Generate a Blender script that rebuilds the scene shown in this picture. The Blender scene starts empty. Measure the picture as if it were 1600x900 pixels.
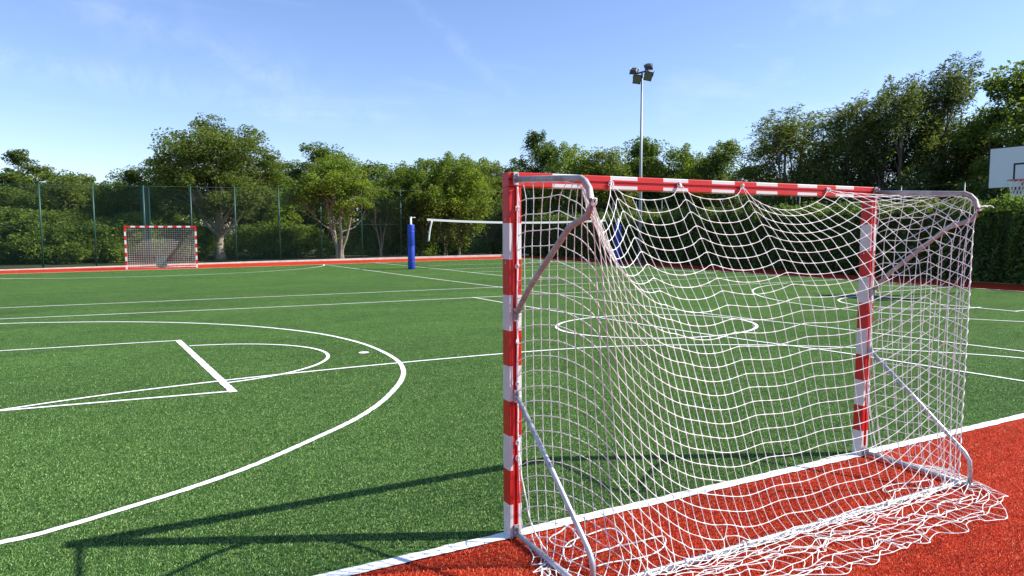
# Sports ground: near handball goal with a loose net, turf pitch, far goal, fence, trees.
import bpy, math, random
import numpy as np
from mathutils import Vector, Matrix
R = math.radians
sc = bpy.context.scene
col = sc.collection
rng = np.random.default_rng(7)

# ------------------------------------------------------------------ helpers
def tag(o, label=None, cat=None, group=None, kind=None):
    if label: o['label'] = label
    if cat: o['category'] = cat
    if group: o['group'] = group
    if kind: o['kind'] = kind
    return o

def empty(name, loc, label, cat, group=None, rz=0.0):
    o = bpy.data.objects.new(name, None)
    o.empty_display_size = .3
    o.location = loc
    o.rotation_euler = (0, 0, rz)
    col.objects.link(o)
    return tag(o, label, cat, group)

class MB:
    """collects polygons; build() links them as one mesh object"""
    def __init__(s): s.v = []; s.f = []; s.m = []; s.n = 0
    def add(s, verts, faces, mi=0):
        verts = np.asarray(verts, float).reshape(-1, 3)
        b = s.n
        s.v.append(verts); s.n += len(verts)
        for f in faces: s.f.append([b + i for i in f])
        if isinstance(mi, int): s.m += [mi] * len(faces)
        else: s.m += list(mi)
    def box(s, c, size, rot=None, mi=0):
        x, y, z = [a / 2 for a in size]
        V = np.array([(-x, -y, -z), (x, -y, -z), (x, y, -z), (-x, y, -z), (-x, -y, z), (x, -y, z), (x, y, z), (-x, y, z)])
        if rot is not None: V = V @ np.array(rot.to_3x3()).T
        s.add(V + np.array(c), [(0, 3, 2, 1), (4, 5, 6, 7), (0, 1, 5, 4), (1, 2, 6, 5), (2, 3, 7, 6), (3, 0, 4, 7)], mi)
    def tube(s, P, r, n=6, cap=True, mi=0):
        P = np.asarray(P, float); k = len(P)
        r = np.broadcast_to(np.asarray(r, float), (k,))
        T = np.gradient(P, axis=0); T /= (np.linalg.norm(T, axis=1)[:, None] + 1e-12)
        up = np.array([0, 0, 1.]) if abs(T[:, 2]).mean() < .75 else np.array([1., .13, 0])
        A = np.cross(T, up); A /= (np.linalg.norm(A, axis=1)[:, None] + 1e-9)
        B = np.cross(T, A)
        th = np.arange(n) * 2 * math.pi / n
        V = P[:, None, :] + r[:, None, None] * (np.cos(th)[None, :, None] * A[:, None, :] + np.sin(th)[None, :, None] * B[:, None, :])
        F = []
        for i in range(k - 1):
            for j in range(n):
                j2 = (j + 1) % n
                F.append((i * n + j, i * n + j2, (i + 1) * n + j2, (i + 1) * n + j))
        if cap: F.append(tuple(range(n - 1, -1, -1))); F.append(tuple((k - 1) * n + j for j in range(n)))
        s.add(V.reshape(-1, 3), F, mi)
    def build(s, name, mats, parent=None, smooth=False):
        me = bpy.data.meshes.new(name)
        V = np.concatenate(s.v) if s.v else np.zeros((0, 3))
        me.from_pydata(V.tolist(), [], s.f)
        if not isinstance(mats, (list, tuple)): mats = [mats]
        for m in mats: me.materials.append(m)
        me.polygons.foreach_set('material_index', s.m)
        if smooth: me.polygons.foreach_set('use_smooth', [True] * len(s.f))
        me.update()
        o = bpy.data.objects.new(name, me)
        col.objects.link(o)
        if parent: o.parent = parent
        return o

def catmull(P, sub, closed=False):
    P = np.asarray(P, float)
    if closed: Q = np.concatenate([P[-1:], P, P[:2]])
    else: Q = np.concatenate([2 * P[:1] - P[1:2], P, 2 * P[-1:] - P[-2:-1]])
    out = []
    t = (np.arange(sub) / sub)[:, None]
    for i in range(1, len(Q) - 2):
        a, b, c, d = Q[i - 1], Q[i], Q[i + 1], Q[i + 2]
        out.append(.5 * (2 * b + (c - a) * t + (2 * a - 5 * b + 4 * c - d) * t ** 2 + (3 * b - a - 3 * c + d) * t ** 3))
    out = np.concatenate(out)
    return out if closed else np.concatenate([out, P[-1:]])

# ------------------------------------------------------------------ materials
def mat(name, rgb, rough=.6, spec=.3, metal=0.0):
    m = bpy.data.materials.new(name); m.use_nodes = True
    b = m.node_tree.nodes['Principled BSDF']
    b.inputs['Base Color'].default_value = (*rgb, 1); b.inputs['Roughness'].default_value = rough
    b.inputs['Specular IOR Level'].default_value = spec; b.inputs['Metallic'].default_value = metal
    return m

def N(m, t, **kw):
    n = m.node_tree.nodes.new(t)
    for k, v in kw.items(): setattr(n, k, v)
    return n
def L(m, a, b): m.node_tree.links.new(a, b)

def noise(m, vec, scale, detail=4, rough=.6, dist=0.0):
    n = N(m, 'ShaderNodeTexNoise'); n.inputs['Scale'].default_value = scale
    n.inputs['Detail'].default_value = detail; n.inputs['Roughness'].default_value = rough
    n.inputs['Distortion'].default_value = dist
    if vec is not None: L(m, vec, n.inputs['Vector'])
    return n.outputs['Fac']
def ramp(m, fac, stops):
    n = N(m, 'ShaderNodeValToRGB'); e = n.color_ramp.elements
    while len(e) > 1: e.remove(e[-1])
    for i, (p, c) in enumerate(stops):
        x = e[0] if i == 0 else e.new(p)
        x.position = p; x.color = (*c, 1)
    L(m, fac, n.inputs['Fac']); return n.outputs['Color']
def mixc(m, fac, a, b, mode='MIX'):
    n = N(m, 'ShaderNodeMix', data_type='RGBA', blend_type=mode)
    if isinstance(fac, (int, float)): n.inputs[0].default_value = fac
    else: L(m, fac, n.inputs[0])
    for s, x in ((6, a), (7, b)):
        if isinstance(x, tuple): n.inputs[s].default_value = (*x, 1)
        else: L(m, x, n.inputs[s])
    return n.outputs[2]
def objcoord(m): return N(m, 'ShaderNodeTexCoord').outputs['Object']
def mapped(m, vec, scale=(1, 1, 1), rot=(0, 0, 0)):
    n = N(m, 'ShaderNodeMapping'); n.inputs['Scale'].default_value = scale; n.inputs['Rotation'].default_value = rot
    L(m, vec, n.inputs['Vector']); return n.outputs['Vector']
def bump(m, h, strength, dist):
    n = N(m, 'ShaderNodeBump'); n.inputs['Strength'].default_value = strength; n.inputs['Distance'].default_value = dist
    L(m, h, n.inputs['Height'])
    L(m, n.outputs['Normal'], m.node_tree.nodes['Principled BSDF'].inputs['Normal'])
def setbase(m, c): L(m, c, m.node_tree.nodes['Principled BSDF'].inputs['Base Color'])

def turf_mat(name, dark, mid, light, tip, patch):
    m = mat(name, mid, .85, .06)
    o = objcoord(m)
    fine = noise(m, mapped(m, o, (1, .7, 1), (0, 0, .4)), 120, 2, .85)
    c = ramp(m, fine, [(.36, dark), (.49, mid), (.58, light), (.67, tip)])
    mid_n = noise(m, mapped(m, o, (1, 1.9, 1), (0, 0, .5)), 5, 6, .75)
    c = mixc(m, 1.0, c, ramp(m, mid_n, [(.30, (.58, .62, .60)), (.5, (1, 1, 1)), (.70, (1.32, 1.28, 1.25))]), 'MULTIPLY')
    big = noise(m, mapped(m, o, (1, 2.2, 1), (0, 0, -.3)), .45, 5, .65, .6)
    c = mixc(m, 1.0, c, ramp(m, big, [(.3, (1 - patch, 1 - patch, 1 - patch)), (.7, (1 + patch, 1 + patch, 1 + patch * .8))]), 'MULTIPLY')
    # rolls of carpet laid side by side, pile leaning a little differently
    x = N(m, 'ShaderNodeSeparateXYZ'); L(m, o, x.inputs[0])
    st = N(m, 'ShaderNodeMath', operation='MULTIPLY'); L(m, x.outputs['Y'], st.inputs[0]); st.inputs[1].default_value = .27
    fl = N(m, 'ShaderNodeMath', operation='FLOOR'); L(m, st.outputs[0], fl.inputs[0])
    wn = N(m, 'ShaderNodeTexWhiteNoise', noise_dimensions='1D'); L(m, fl.outputs[0], wn.inputs['W'])
    c = mixc(m, 1.0, c, ramp(m, wn.outputs['Value'], [(0, (.95, .95, .95)), (1, (1.05, 1.05, 1.03))]), 'MULTIPLY')
    setbase(m, c)
    h = noise(m, o, 95, 3, .8)
    bump(m, h, .75, .02)
    return m

M = {}
M['turf'] = turf_mat('green_turf', (.0104, .0409, .0057), (.0390, .1028, .0190), (.0876, .1665, .0400), (.2951, .3808, .1618), .18)
M['red'] = turf_mat('red_turf', (.2295, .0102, .0043), (.4080, .0263, .0093), (.5100, .0510, .0187), (.7480, .2380, .1190), .12)
# lines: white fibres of the same carpet
m = mat('white_line', (.8, .8, .78), .8, .2); o = objcoord(m)
lc_ = ramp(m, noise(m, o, 60, 3, .7), [(.25, (.62, .66, .58)), (.42, (.84, .85, .82)), (.7, (.9, .9, .88))])
setbase(m, mixc(m, ramp(m, noise(m, o, 16, 6, .8), [(.60, (0, 0, 0)), (.72, (.75, .75, .75))]), lc_, (.22, .30, .16))); bump(m, noise(m, o, 90, 2, .8), .5, .012); M['line'] = m
m = mat('earth', (.07, .06, .035), .95, .1); o = objcoord(m)
setbase(m, ramp(m, noise(m, o, .8, 6, .7), [(.3, (.035, .045, .016)), (.5, (.05, .06, .022)), (.7, (.085, .07, .04))])); bump(m, noise(m, o, 9, 5), .6, .08); M['earth'] = m
m = mat('pale_concrete', (.62, .58, .54), .85, .2); o = objcoord(m)
setbase(m, ramp(m, noise(m, o, 3, 6, .7), [(.3, (.39, .34, .31)), (.6, (.56, .52, .48))])); M['kerb'] = m

def paint(name, rgb, scuff, rough=.35):
    m = mat(name, rgb, rough, .45); o = objcoord(m)
    n = noise(m, o, 6, 6, .7); n2 = noise(m, mapped(m, o, (60, 60, 9)), 1, 5, .7)
    c = mixc(m, 1.0, rgb, ramp(m, n, [(.3, (.86, .86, .87)), (.65, (1, 1, 1))]), 'MULTIPLY')
    c = mixc(m, ramp(m, n2, [(.66, (0, 0, 0)), (.74, (.8, .8, .8))]), c, scuff)
    setbase(m, c)
    L(m, ramp(m, n, [(.3, (rough + .2,) * 3), (.7, (rough,) * 3)]), m.node_tree.nodes['Principled BSDF'].inputs['Roughness'])
    return m
M['redpaint'] = paint('red_paint', (.4930, .0102, .0085), (.3570, .0850, .0680))
M['whitepaint'] = paint('white_paint', (.6120, .6120, .6035), (.55, .53, .52))
m = mat('galvanised_steel', (.40, .41, .43), .42, .5, .55); o = objcoord(m)
setbase(m, ramp(m, noise(m, mapped(m, o, (9, 9, 9)), 1, 6, .75), [(.32, (.28, .27, .26)), (.5, (.46, .47, .49)), (.7, (.62, .63, .66))])); M['steel'] = m
M['palesteel'] = mat('pale_galvanised_steel', (.60, .60, .60), .5, .4, .2)
m = mat('weathered_tube', (.34, .32, .31), .6, .4, .2); o = objcoord(m)
setbase(m, ramp(m, noise(m, mapped(m, o, (7, 7, 7)), 1, 6, .75), [(.34, (.26, .215, .19)), (.55, (.39, .38, .375)), (.7, (.52, .53, .54))])); M['tube'] = m
m = mat('net_cord', (.82, .80, .74), .85, .15); o = objcoord(m)
setbase(m, ramp(m, noise(m, o, 14, 4, .7), [(.3, (.68, .66, .62)), (.55, (.80, .80, .78))])); M['cord'] = m
M['farcord'] = mat('far_net_cord', (.62, .60, .55), .9, .1)
M['greensteel'] = mat('green_coated_steel', (.017, .072, .054), .45, .4)
M['wire'] = mat('green_coated_wire', (.016, .055, .040), .5, .4)
M['blackcord'] = mat('black_net_cord', (.02, .02, .02), .8, .1)
M['tape'] = mat('white_tape', (.6970, .6970, .6800), .7, .2)
m = mat('blue_vinyl', (.0127, .0467, .3570), .45, .4); o = objcoord(m)
setbase(m, mixc(m, noise(m, o, 3, 4), (.0085, .0340, .2890), (.0187, .0638, .4420))); M['blue'] = m
M['polewhite'] = mat('white_enamel', (.72, .76, .76), .4, .4)
M['lampbody'] = mat('dark_lamp_housing', (.035, .04, .045), .45, .4)
M['lampglass'] = mat('floodlight_glass', (.17, .15, .12), .08, .8)
M['mast'] = mat('mast_galvanised', (.30, .33, .34), .5, .4, .3)
M['board'] = mat('white_board', (.5950, .6460, .6800), .4, .4)
M['blackpaint'] = mat('black_paint', (.012, .012, .015), .5, .3)
M['orange'] = mat('orange_rim', (.55, .075, .030), .5, .4)
M['teal'] = mat('teal_box_paint', (.02, .10, .085), .5, .3)

def leaf_mat(name, a, b, trans=.58):
    m = bpy.data.materials.new(name); m.use_nodes = True
    nt = m.node_tree; nt.nodes.clear()
    out = N(m, 'ShaderNodeOutputMaterial')
    geo = N(m, 'ShaderNodeNewGeometry'); oi = N(m, 'ShaderNodeObjectInfo')
    c = ramp(m, geo.outputs['Random Per Island'], [(0, a), (.55, tuple((x + y) / 2 for x, y in zip(a, b))), (1, b)])
    big = noise(m, N(m, 'ShaderNodeTexCoord').outputs['Object'], .7, 3, .6)
    c = mixc(m, 1.0, c, ramp(m, big, [(.35, (.75, .8, .8)), (.65, (1.25, 1.18, 1.0))]), 'MULTIPLY')
    c = mixc(m, 1.0, c, ramp(m, oi.outputs['Random'], [(0, (.82, .85, .85)), (1, (1.15, 1.12, 1.0))]), 'MULTIPLY')
    d = N(m, 'ShaderNodeBsdfDiffuse'); t = N(m, 'ShaderNodeBsdfTranslucent'); g = N(m, 'ShaderNodeBsdfGlossy')
    L(m, c, d.inputs['Color'])
    L(m, mixc(m, 1.0, c, (1.25, 1.15, .55), 'MULTIPLY'), t.inputs['Color'])
    g.inputs['Roughness'].default_value = .5; g.inputs['Color'].default_value = (1, 1, 1, 1)
    mx = N(m, 'ShaderNodeMixShader'); mx.inputs[0].default_value = trans
    L(m, d.outputs[0], mx.inputs[1]); L(m, t.outputs[0], mx.inputs[2])
    m2 = N(m, 'ShaderNodeMixShader'); m2.inputs[0].default_value = .012
    L(m, mx.outputs[0], m2.inputs[1]); L(m, g.outputs[0], m2.inputs[2])
    L(m, m2.outputs[0], out.inputs['Surface'])
    return m
M['leafoak'] = leaf_mat('oak_leaves', (.080, .138, .030), (.200, .258, .068))
M['leafdark'] = leaf_mat('dark_leaves', (.060, .120, .030), (.155, .220, .058))
M['leaflight'] = leaf_mat('light_leaves', (.098, .185, .032), (.235, .315, .060))
M['leaffeath'] = leaf_mat('feathery_leaves', (.070, .118, .038), (.185, .235, .080), .5)
M['leafhedge'] = leaf_mat('hedge_sprays', (.075, .160, .042), (.195, .285, .080), .5)
def bark(name, a, b):
    m = mat(name, a, .9, .15); o = objcoord(m)
    setbase(m, ramp(m, noise(m, mapped(m, o, (6, 6, 1.5)), 2, 5, .7), [(.3, a), (.7, b)]))
    bump(m, noise(m, mapped(m, o, (10, 10, 2)), 2, 4), .5, .03); return m
M['bark'] = bark('brown_bark', (.09, .075, .055), (.21, .18, .14))
M['barkpale'] = bark('pale_bark', (.24, .20, .15), (.42, .36, .28))
M['hedgecore'] = mat('hedge_inner_twigs', (.035, .050, .020), 1, .05)

def leaf_object(name, V, m, parent):
    n = len(V) // 4
    me = bpy.data.meshes.new(name)
    me.vertices.add(4 * n); me.vertices.foreach_set('co', V.astype(np.float32).ravel())
    me.loops.add(4 * n); me.loops.foreach_set('vertex_index', np.arange(4 * n, dtype=np.int32))
    me.polygons.add(n); me.polygons.foreach_set('loop_start', np.arange(0, 4 * n, 4, dtype=np.int32))
    me.materials.append(m); me.update(calc_edges=True); me.validate()
    o = bpy.data.objects.new(name, me); col.objects.link(o); o.parent = parent
    return o

# ------------------------------------------------------------------ ground sheets and markings
def sheet(name, pts, z, m):
    b = MB(); b.add([(x, y, z) for x, y in pts], [tuple(range(len(pts)))])
    return tag(b.build(name, m), kind='structure')
sheet('ground', [(-900, -700), (900, -700), (900, 1100), (-900, 1100)], -.06, M['earth'])
KERB = [(-30, 34.3), (-9.7, 36.2), (-4.5, 37.3), (2, 38.6), (9.8, 39.6), (20.9, 40.3)]
sheet('red_surround', [(-30, -14), (21.25, -14), (21.25, 40.35)] + KERB[::-1], 0, M['red'])
FARE = [(-30, 32.2), (-9.2, 32.8), (-3, 33.3), (2, 33.9), (8.6, 35.1), (18.7, 36.5)]
sheet('turf_pitch', [(-30, 0), (18.7, 0)] + FARE[::-1], .004, M['turf'])

mk = MB(); mz = [.008]; LINES = []; jr = np.random.default_rng(5)
def line(P, w=.05, closed=False, sub=0):
    P = np.asarray(P, float)[:, :2]
    if sub: P = catmull(np.c_[P, np.zeros(len(P))], sub, closed)[:, :2]
    mz[0] += .00025
    if not closed:                                  # resample so the fibre edge can be ragged
        d = np.r_[0, np.cumsum(np.linalg.norm(np.diff(P, axis=0), axis=1))]; k = max(len(P), min(900, int(d[-1] / .03)))
        u = np.linspace(0, d[-1], k); P = np.stack([np.interp(u, d, P[:, 0]), np.interp(u, d, P[:, 1])], 1)
    LINES.append((P, w))
    z = mz[0]
    n = len(P)
    if closed: T = np.roll(P, -1, 0) - np.roll(P, 1, 0)
    else: T = np.gradient(P, axis=0)
    T /= np.linalg.norm(T, axis=1)[:, None]
    Nn = np.stack([-T[:, 1], T[:, 0]], 1) * w / 2
    V = np.concatenate([np.c_[P + Nn * jr.normal(1, .07, (n, 1)), np.full(n, z)], np.c_[P - Nn * jr.normal(1, .07, (n, 1)), np.full(n, z)]])
    F = [(i, n + i, n + (i + 1) % n, (i + 1) % n) for i in range(n if closed else n - 1)]
    mk.add(V, F)
def ell(cx, cy, rx, ry, th, a0=0, a1=360):
    t = np.radians(np.linspace(a0, a1, 97)[:-1] if a1 - a0 == 360 else np.linspace(a0, a1, 60))
    return np.stack([cx + rx * np.cos(t) * math.cos(th) - ry * np.sin(t) * math.sin(th), cy + rx * np.cos(t) * math.sin(th) + ry * np.sin(t) * math.cos(th)], 1)
line([(-30, .02), (-1.6, .0), (1.55, -.01), (18.7, 0)], .085)                       # near goal line
line([(18.68, 0), (18.68, 36.4)], .06)                                            # right edge
line([(x, y - .02) for x, y in FARE], .06)                                        # far edge
line([(-8.2, 2.1), (-6.6, 1.33), (-5.2, 1.2), (-4.16, 1.26), (-3.86, 1.34), (-3.53, 1.49), (-3.15, 1.68), (-2.7, 1.97), (-2.12, 2.47), (-1.67, 2.9), (-1.22, 3.50), (-.74, 4.38), (-.47, 5.25), (-.40, 6.2), (-.49, 7.3), (-.86, 8.6), (-1.66, 10.0), (-2.71, 11.15), (-3.81, 11.95), (-4.92, 12.5), (-5.99, 12.85), (-7.4, 13.0)], .06, sub=8)   # left three-point arc
line([(-9, 4.90), (-4.72, 4.82), (-2.62, 4.63)], .05)                               # left key
line([(-2.60, 4.58), (-3.02, 8.92)], .085)
line([(-9, 9.2), (-5.4, 9.07), (-3.02, 8.88)], .05)
e_ = ell(-3.021, 6.654, 1.869, 1.559, -.143, -110, 120); line(e_[e_[:, 0] > -2.58 - .0968 * (e_[:, 1] - 4.58)], .05)                       # left free-throw semicircle
line([(-8.4, 2.2), (-6.6, 3.75), (-5.4, 4.55), (-4.72, 4.84), (-4.21, 5.0), (-3.63, 5.13), (-2.99, 5.22), (-2.28, 5.29), (-1.51, 5.32), (-.4, 5.33), (1.01, 5.29), (2.24, 5.17), (3.19, 4.92), (4.12, 4.50), (4.98, 4.0), (5.95, 3.2), (6.8, 2.2), (7.2, 1.5), (7.55, .3)], .05, sub=6)    # near goal area line
line(ell(-3.116, 34.453, 8.055, 6.767, .202, 172, 346), .06)                     # far goal area line
line([(-30, 16.9), (-6.54, 16.28), (6.33, 15.95), (18.6, 15.7)], .05)               # halfway line
line([(-30, 14.6), (-6.14, 13.72), (-1.26, 13.35), (5, 13.15), (18.6, 12.9)], .05)  # court sideline
line(ell(4.956, 6.608, 1.949, 1.522, -.067), .06, closed=True)                    # centre circle
line([(4.88, 33.6), (5.67, 23.4), (6.33, 15.95), (6.60, 13.2), (6.85, 9.2), (7.1, 6.8), (7.45, 4.9), (7.67, 2.7), (7.95, .1)], .05, sub=5)
line([(4.2, 13.25), (4.28, 11.7), (4.45, 9.63), (4.65, 8.0), (4.87, 5.8), (5.1, 4.4), (5.36, 3.2), (5.5, 1.6), (5.62, .1)], .05, sub=5)
t = ell(-.67, 6.32, .075, .075, 0); mk.add([(x, y, .0125) for x, y in t], [tuple(range(len(t)))])
line([(7.86, 35.0), (8.68, 25.9), (8.95, 20.0), (9.1, 18.2)], .05)                  # volleyball court
line([(17.4, 35.4), (17.4, 18.0)], .05)
line([(9.08, 18.4), (17.45, 18.0)], .05)
line([(8.8, 23.6), (10.6, 23.7), (17.45, 23.6)], .05)
line([(8.72, 26.3), (11.9, 26.6), (17.45, 26.6)], .05)
line([(8.45, 30.2), (17.45, 29.9)], .05)
line(ell(16.45, 6.9, 6.2, 5.75, 0, 100, 262), .05)                                # right three-point arc
line(ell(13.15, 6.9, 1.85, 1.5, 0, 85, 275), .05)                                 # right free-throw semicircle
line([(13.1, 4.55), (13.15, 8.95)], .06)
line([(13.1, 4.6), (18.5, 4.4)], .05); line([(13.1, 8.9), (18.5, 9.0)], .05)
tag(mk.build('pitch_markings', M['line']), kind='structure')

# standing fibres of the carpet near the camera
occ = set()
for P, w in LINES:
    d = np.linalg.norm(P - np.array([-3.3, -3.4]), axis=1)
    for p in P[d < 13]:
        k = int(w / 2 / .02 + 1.4)
        for ax in range(-k, k + 1):
            for ay in range(-k, k + 1): occ.add((int(math.floor(p[0] / .02)) + ax, int(math.floor(p[1] / .02)) + ay))
def fibres(name, m, n, ymin, ymax, seed, label):
    r_ = np.random.default_rng(seed)
    d = 2.0 + 15 * r_.beta(1.15, 3.2, n * 3); a = R(90) - 0.4813 + r_.uniform(-.72, .72, n * 3)
    x = -3.322 + d * np.cos(a); y = -3.412 + d * np.sin(a)
    ok = (y > ymin) & (y < ymax) & (x < 18.5); x, y, d = x[ok][:n], y[ok][:n], d[ok][:n]
    keep = np.array([(int(math.floor(p / .02)), int(math.floor(q / .02))) not in occ for p, q in zip(x, y)])
    x, y, d = x[keep], y[keep], d[keep]; k = len(x)
    C = np.c_[x, y, np.full(k, .003)]
    h = r_.uniform(.006, .012, k)[:, None]; w = r_.uniform(.0010, .0020, k)[:, None] * (1 + d[:, None] * .06)
    t = r_.uniform(0, 6.283, k); s_ = np.c_[np.cos(t), np.sin(t), np.zeros(k)]
    lean = r_.normal(0, .6, (k, 2)) + np.array([.35, .15])
    tipv = C + np.c_[lean, np.ones(k)] * h
    V = np.stack([C - s_ * w, C + s_ * w, tipv + s_ * w * .3, tipv - s_ * w * .3], 1).reshape(-1, 3)
    o = leaf_object(name, V, m, None); return tag(o, label, 'artificial grass', kind='stuff')
def fibre_mat(name, a, b, c):
    m = mat(name, b, .7, .12); g = N(m, 'ShaderNodeNewGeometry')
    setbase(m, ramp(m, g.outputs['Random Per Island'], [(0, a), (.55, b), (1, c)])); return m
fibres('green_turf_fibres', fibre_mat('green_fibre', (.0228, .0810, .0133), (.0838, .1980, .0400), (.3808, .5046, .1999)), 480000, .03, 99, 51, 'upright green fibres of the artificial turf')
fibres('red_turf_fibres', fibre_mat('red_fibre', (.3740, .0221, .0085), (.5950, .0561, .0204), (.7820, .2550, .1275)), 220000, -9, -.05, 52, 'upright red fibres of the artificial turf')

# kerb behind the far red strip
kb = MB()
for (a, b) in zip(KERB[:-1], KERB[1:]):
    a = np.array([*a, 0]); b = np.array([*b, 0]); d = (b - a) / np.linalg.norm(b - a); n = np.array([-d[1], d[0], 0]) * .18
    V = [a, b, b + n, a + n]; V = V + [v + np.array([0, 0, np.interp(v[0], [-10, 20], [.045, .15])]) for v in V]
    kb.add(V, [(0, 1, 5, 4), (4, 5, 6, 7), (2, 3, 7, 6), (0, 4, 7, 3), (1, 2, 6, 5)])
tag(kb.build('kerb', M['kerb']), kind='structure')

# ------------------------------------------------------------------ the handball goals
STR = [i * .2 for i in range(10)] + [2.08]           # stripe boundaries up an upright
HP = [(-.040, -.036, 0), (-.036, -.040, 0), (-.017, -.040, 1), (-.007, -.040, 1), (-.006, -.030, 1), (.006, -.030, 1), (.007, -.040, 1), (.017, -.040, 0),
      (.036, -.040, 0), (.040, -.036, 0), (.040, .036, 0), (.036, .040, 0), (-.036, .040, 0), (-.040, .036, 0)]   # profile; flag 1 = face stays red
def profile_bar(b, axis, o, bounds, first_white, flip=1):
    """extrude the grooved square profile along axis ('z' or 'x') with alternate red and white lengths"""
    k = len(HP)
    for s in range(len(bounds) - 1):
        V = []
        for t in (bounds[s], bounds[s + 1]):
            for (p, q, _) in HP:
                V.append((o[0] + p, o[1] + q, o[2] + t) if axis == 'z' else (o[0] + t, o[1] + q, o[2] + p))
        white = (s % 2 == 0) == first_white
        F = []; mi = []
        for j in range(k):
            j2 = (j + 1) % k
            f = (j, j2, k + j2, k + j)
            F.append(f if axis == 'z' else f[::-1])
            mi.append(1 if white and not HP[j][2] else 0)
        if s == 0: F.append(tuple(range(k - 1, -1, -1))); mi.append(1 if white else 0)
        if s == len(bounds) - 2: F.append(tuple(range(k, 2 * k))); mi.append(1 if white else 0)
        b.add(V, F, mi)

def goal_frame(root, back=.80, brace=True):
    pm = [M['redpaint'], M['whitepaint']]
    for sx in (-1, 1):
        b = MB(); profile_bar(b, 'z', (sx * 1.54, 0, 0), STR[:-1] + [1.998], True)
        p = b.build('post', pm, root)
        for z in (2.045, 1.29, .83, .045):
            c = MB()
            c.box((sx * 1.54, -.048, z), (.030, .012, .07)); c.box((sx * 1.54, -.064, z), (.006, .03, .05))
            c.tube([(sx * 1.54 - .02, -.066, z), (sx * 1.54 + .02, -.066, z)], .006, 6)
            c.build('bracket', M['steel'], p)
        for z in (1.82, 1.58):
            c = MB(); c.tube([(sx * 1.54 - .043, 0, z), (sx * 1.54 - .0395, 0, z)], .006, 8); c.build('screw', M['steel'], p)
    b = MB()
    bx = [-1.58, -1.30] + [-1.10 + .2 * i for i in range(12)] + [1.30, 1.58]
    bx = [-1.58, -1.30, -1.10, -.90, -.70, -.50, -.30, -.10, .10, .30, .50, .70, .90, 1.10, 1.30, 1.58]
    profile_bar(b, 'x', (0, 0, 2.04), bx, False)
    b.build('crossbar', pm, root)
    for sx in (-1, 1):
        x = sx * 1.54
        P = [(x, -.06, 2.04), (x, -.30, 2.026), (x, -.58, 2.008)]
        for a in np.radians([75, 55, 30, 5, -20, -40]):           # rounded bend at the back
            P.append((x, -.665 - .115 * math.cos(a), 1.895 + .110 * math.sin(a)))
        P += [(x, -.60, 1.775), (x, -.40, 1.615), (x, -.20, 1.45), (x, -.065, 1.31)]
        b = MB(); b.tube(P, .0158, 10); b.build('upper_stanchion', M['tube'], root, True)
        b = MB(); b.tube([(x, -.06, .83), (x, -.45, .515), (x, -.78, .24), (x, -.815, .19), (x, -.825, .03)], .0145, 10); b.build('lower_brace', M['steel'], root, True)
        b = MB(); b.tube([(x, -.055, .03), (x, -.84, .024)], .0165, 10); b.build('floor_tube', M['steel'], root, True)
    b = MB(); b.tube([(-1.535, -.765, .024), (0, -.765, .024), (1.535, -.765, .024)], .0165, 10); b.build('rear_floor_bar', M['palesteel'], root, True)

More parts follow.
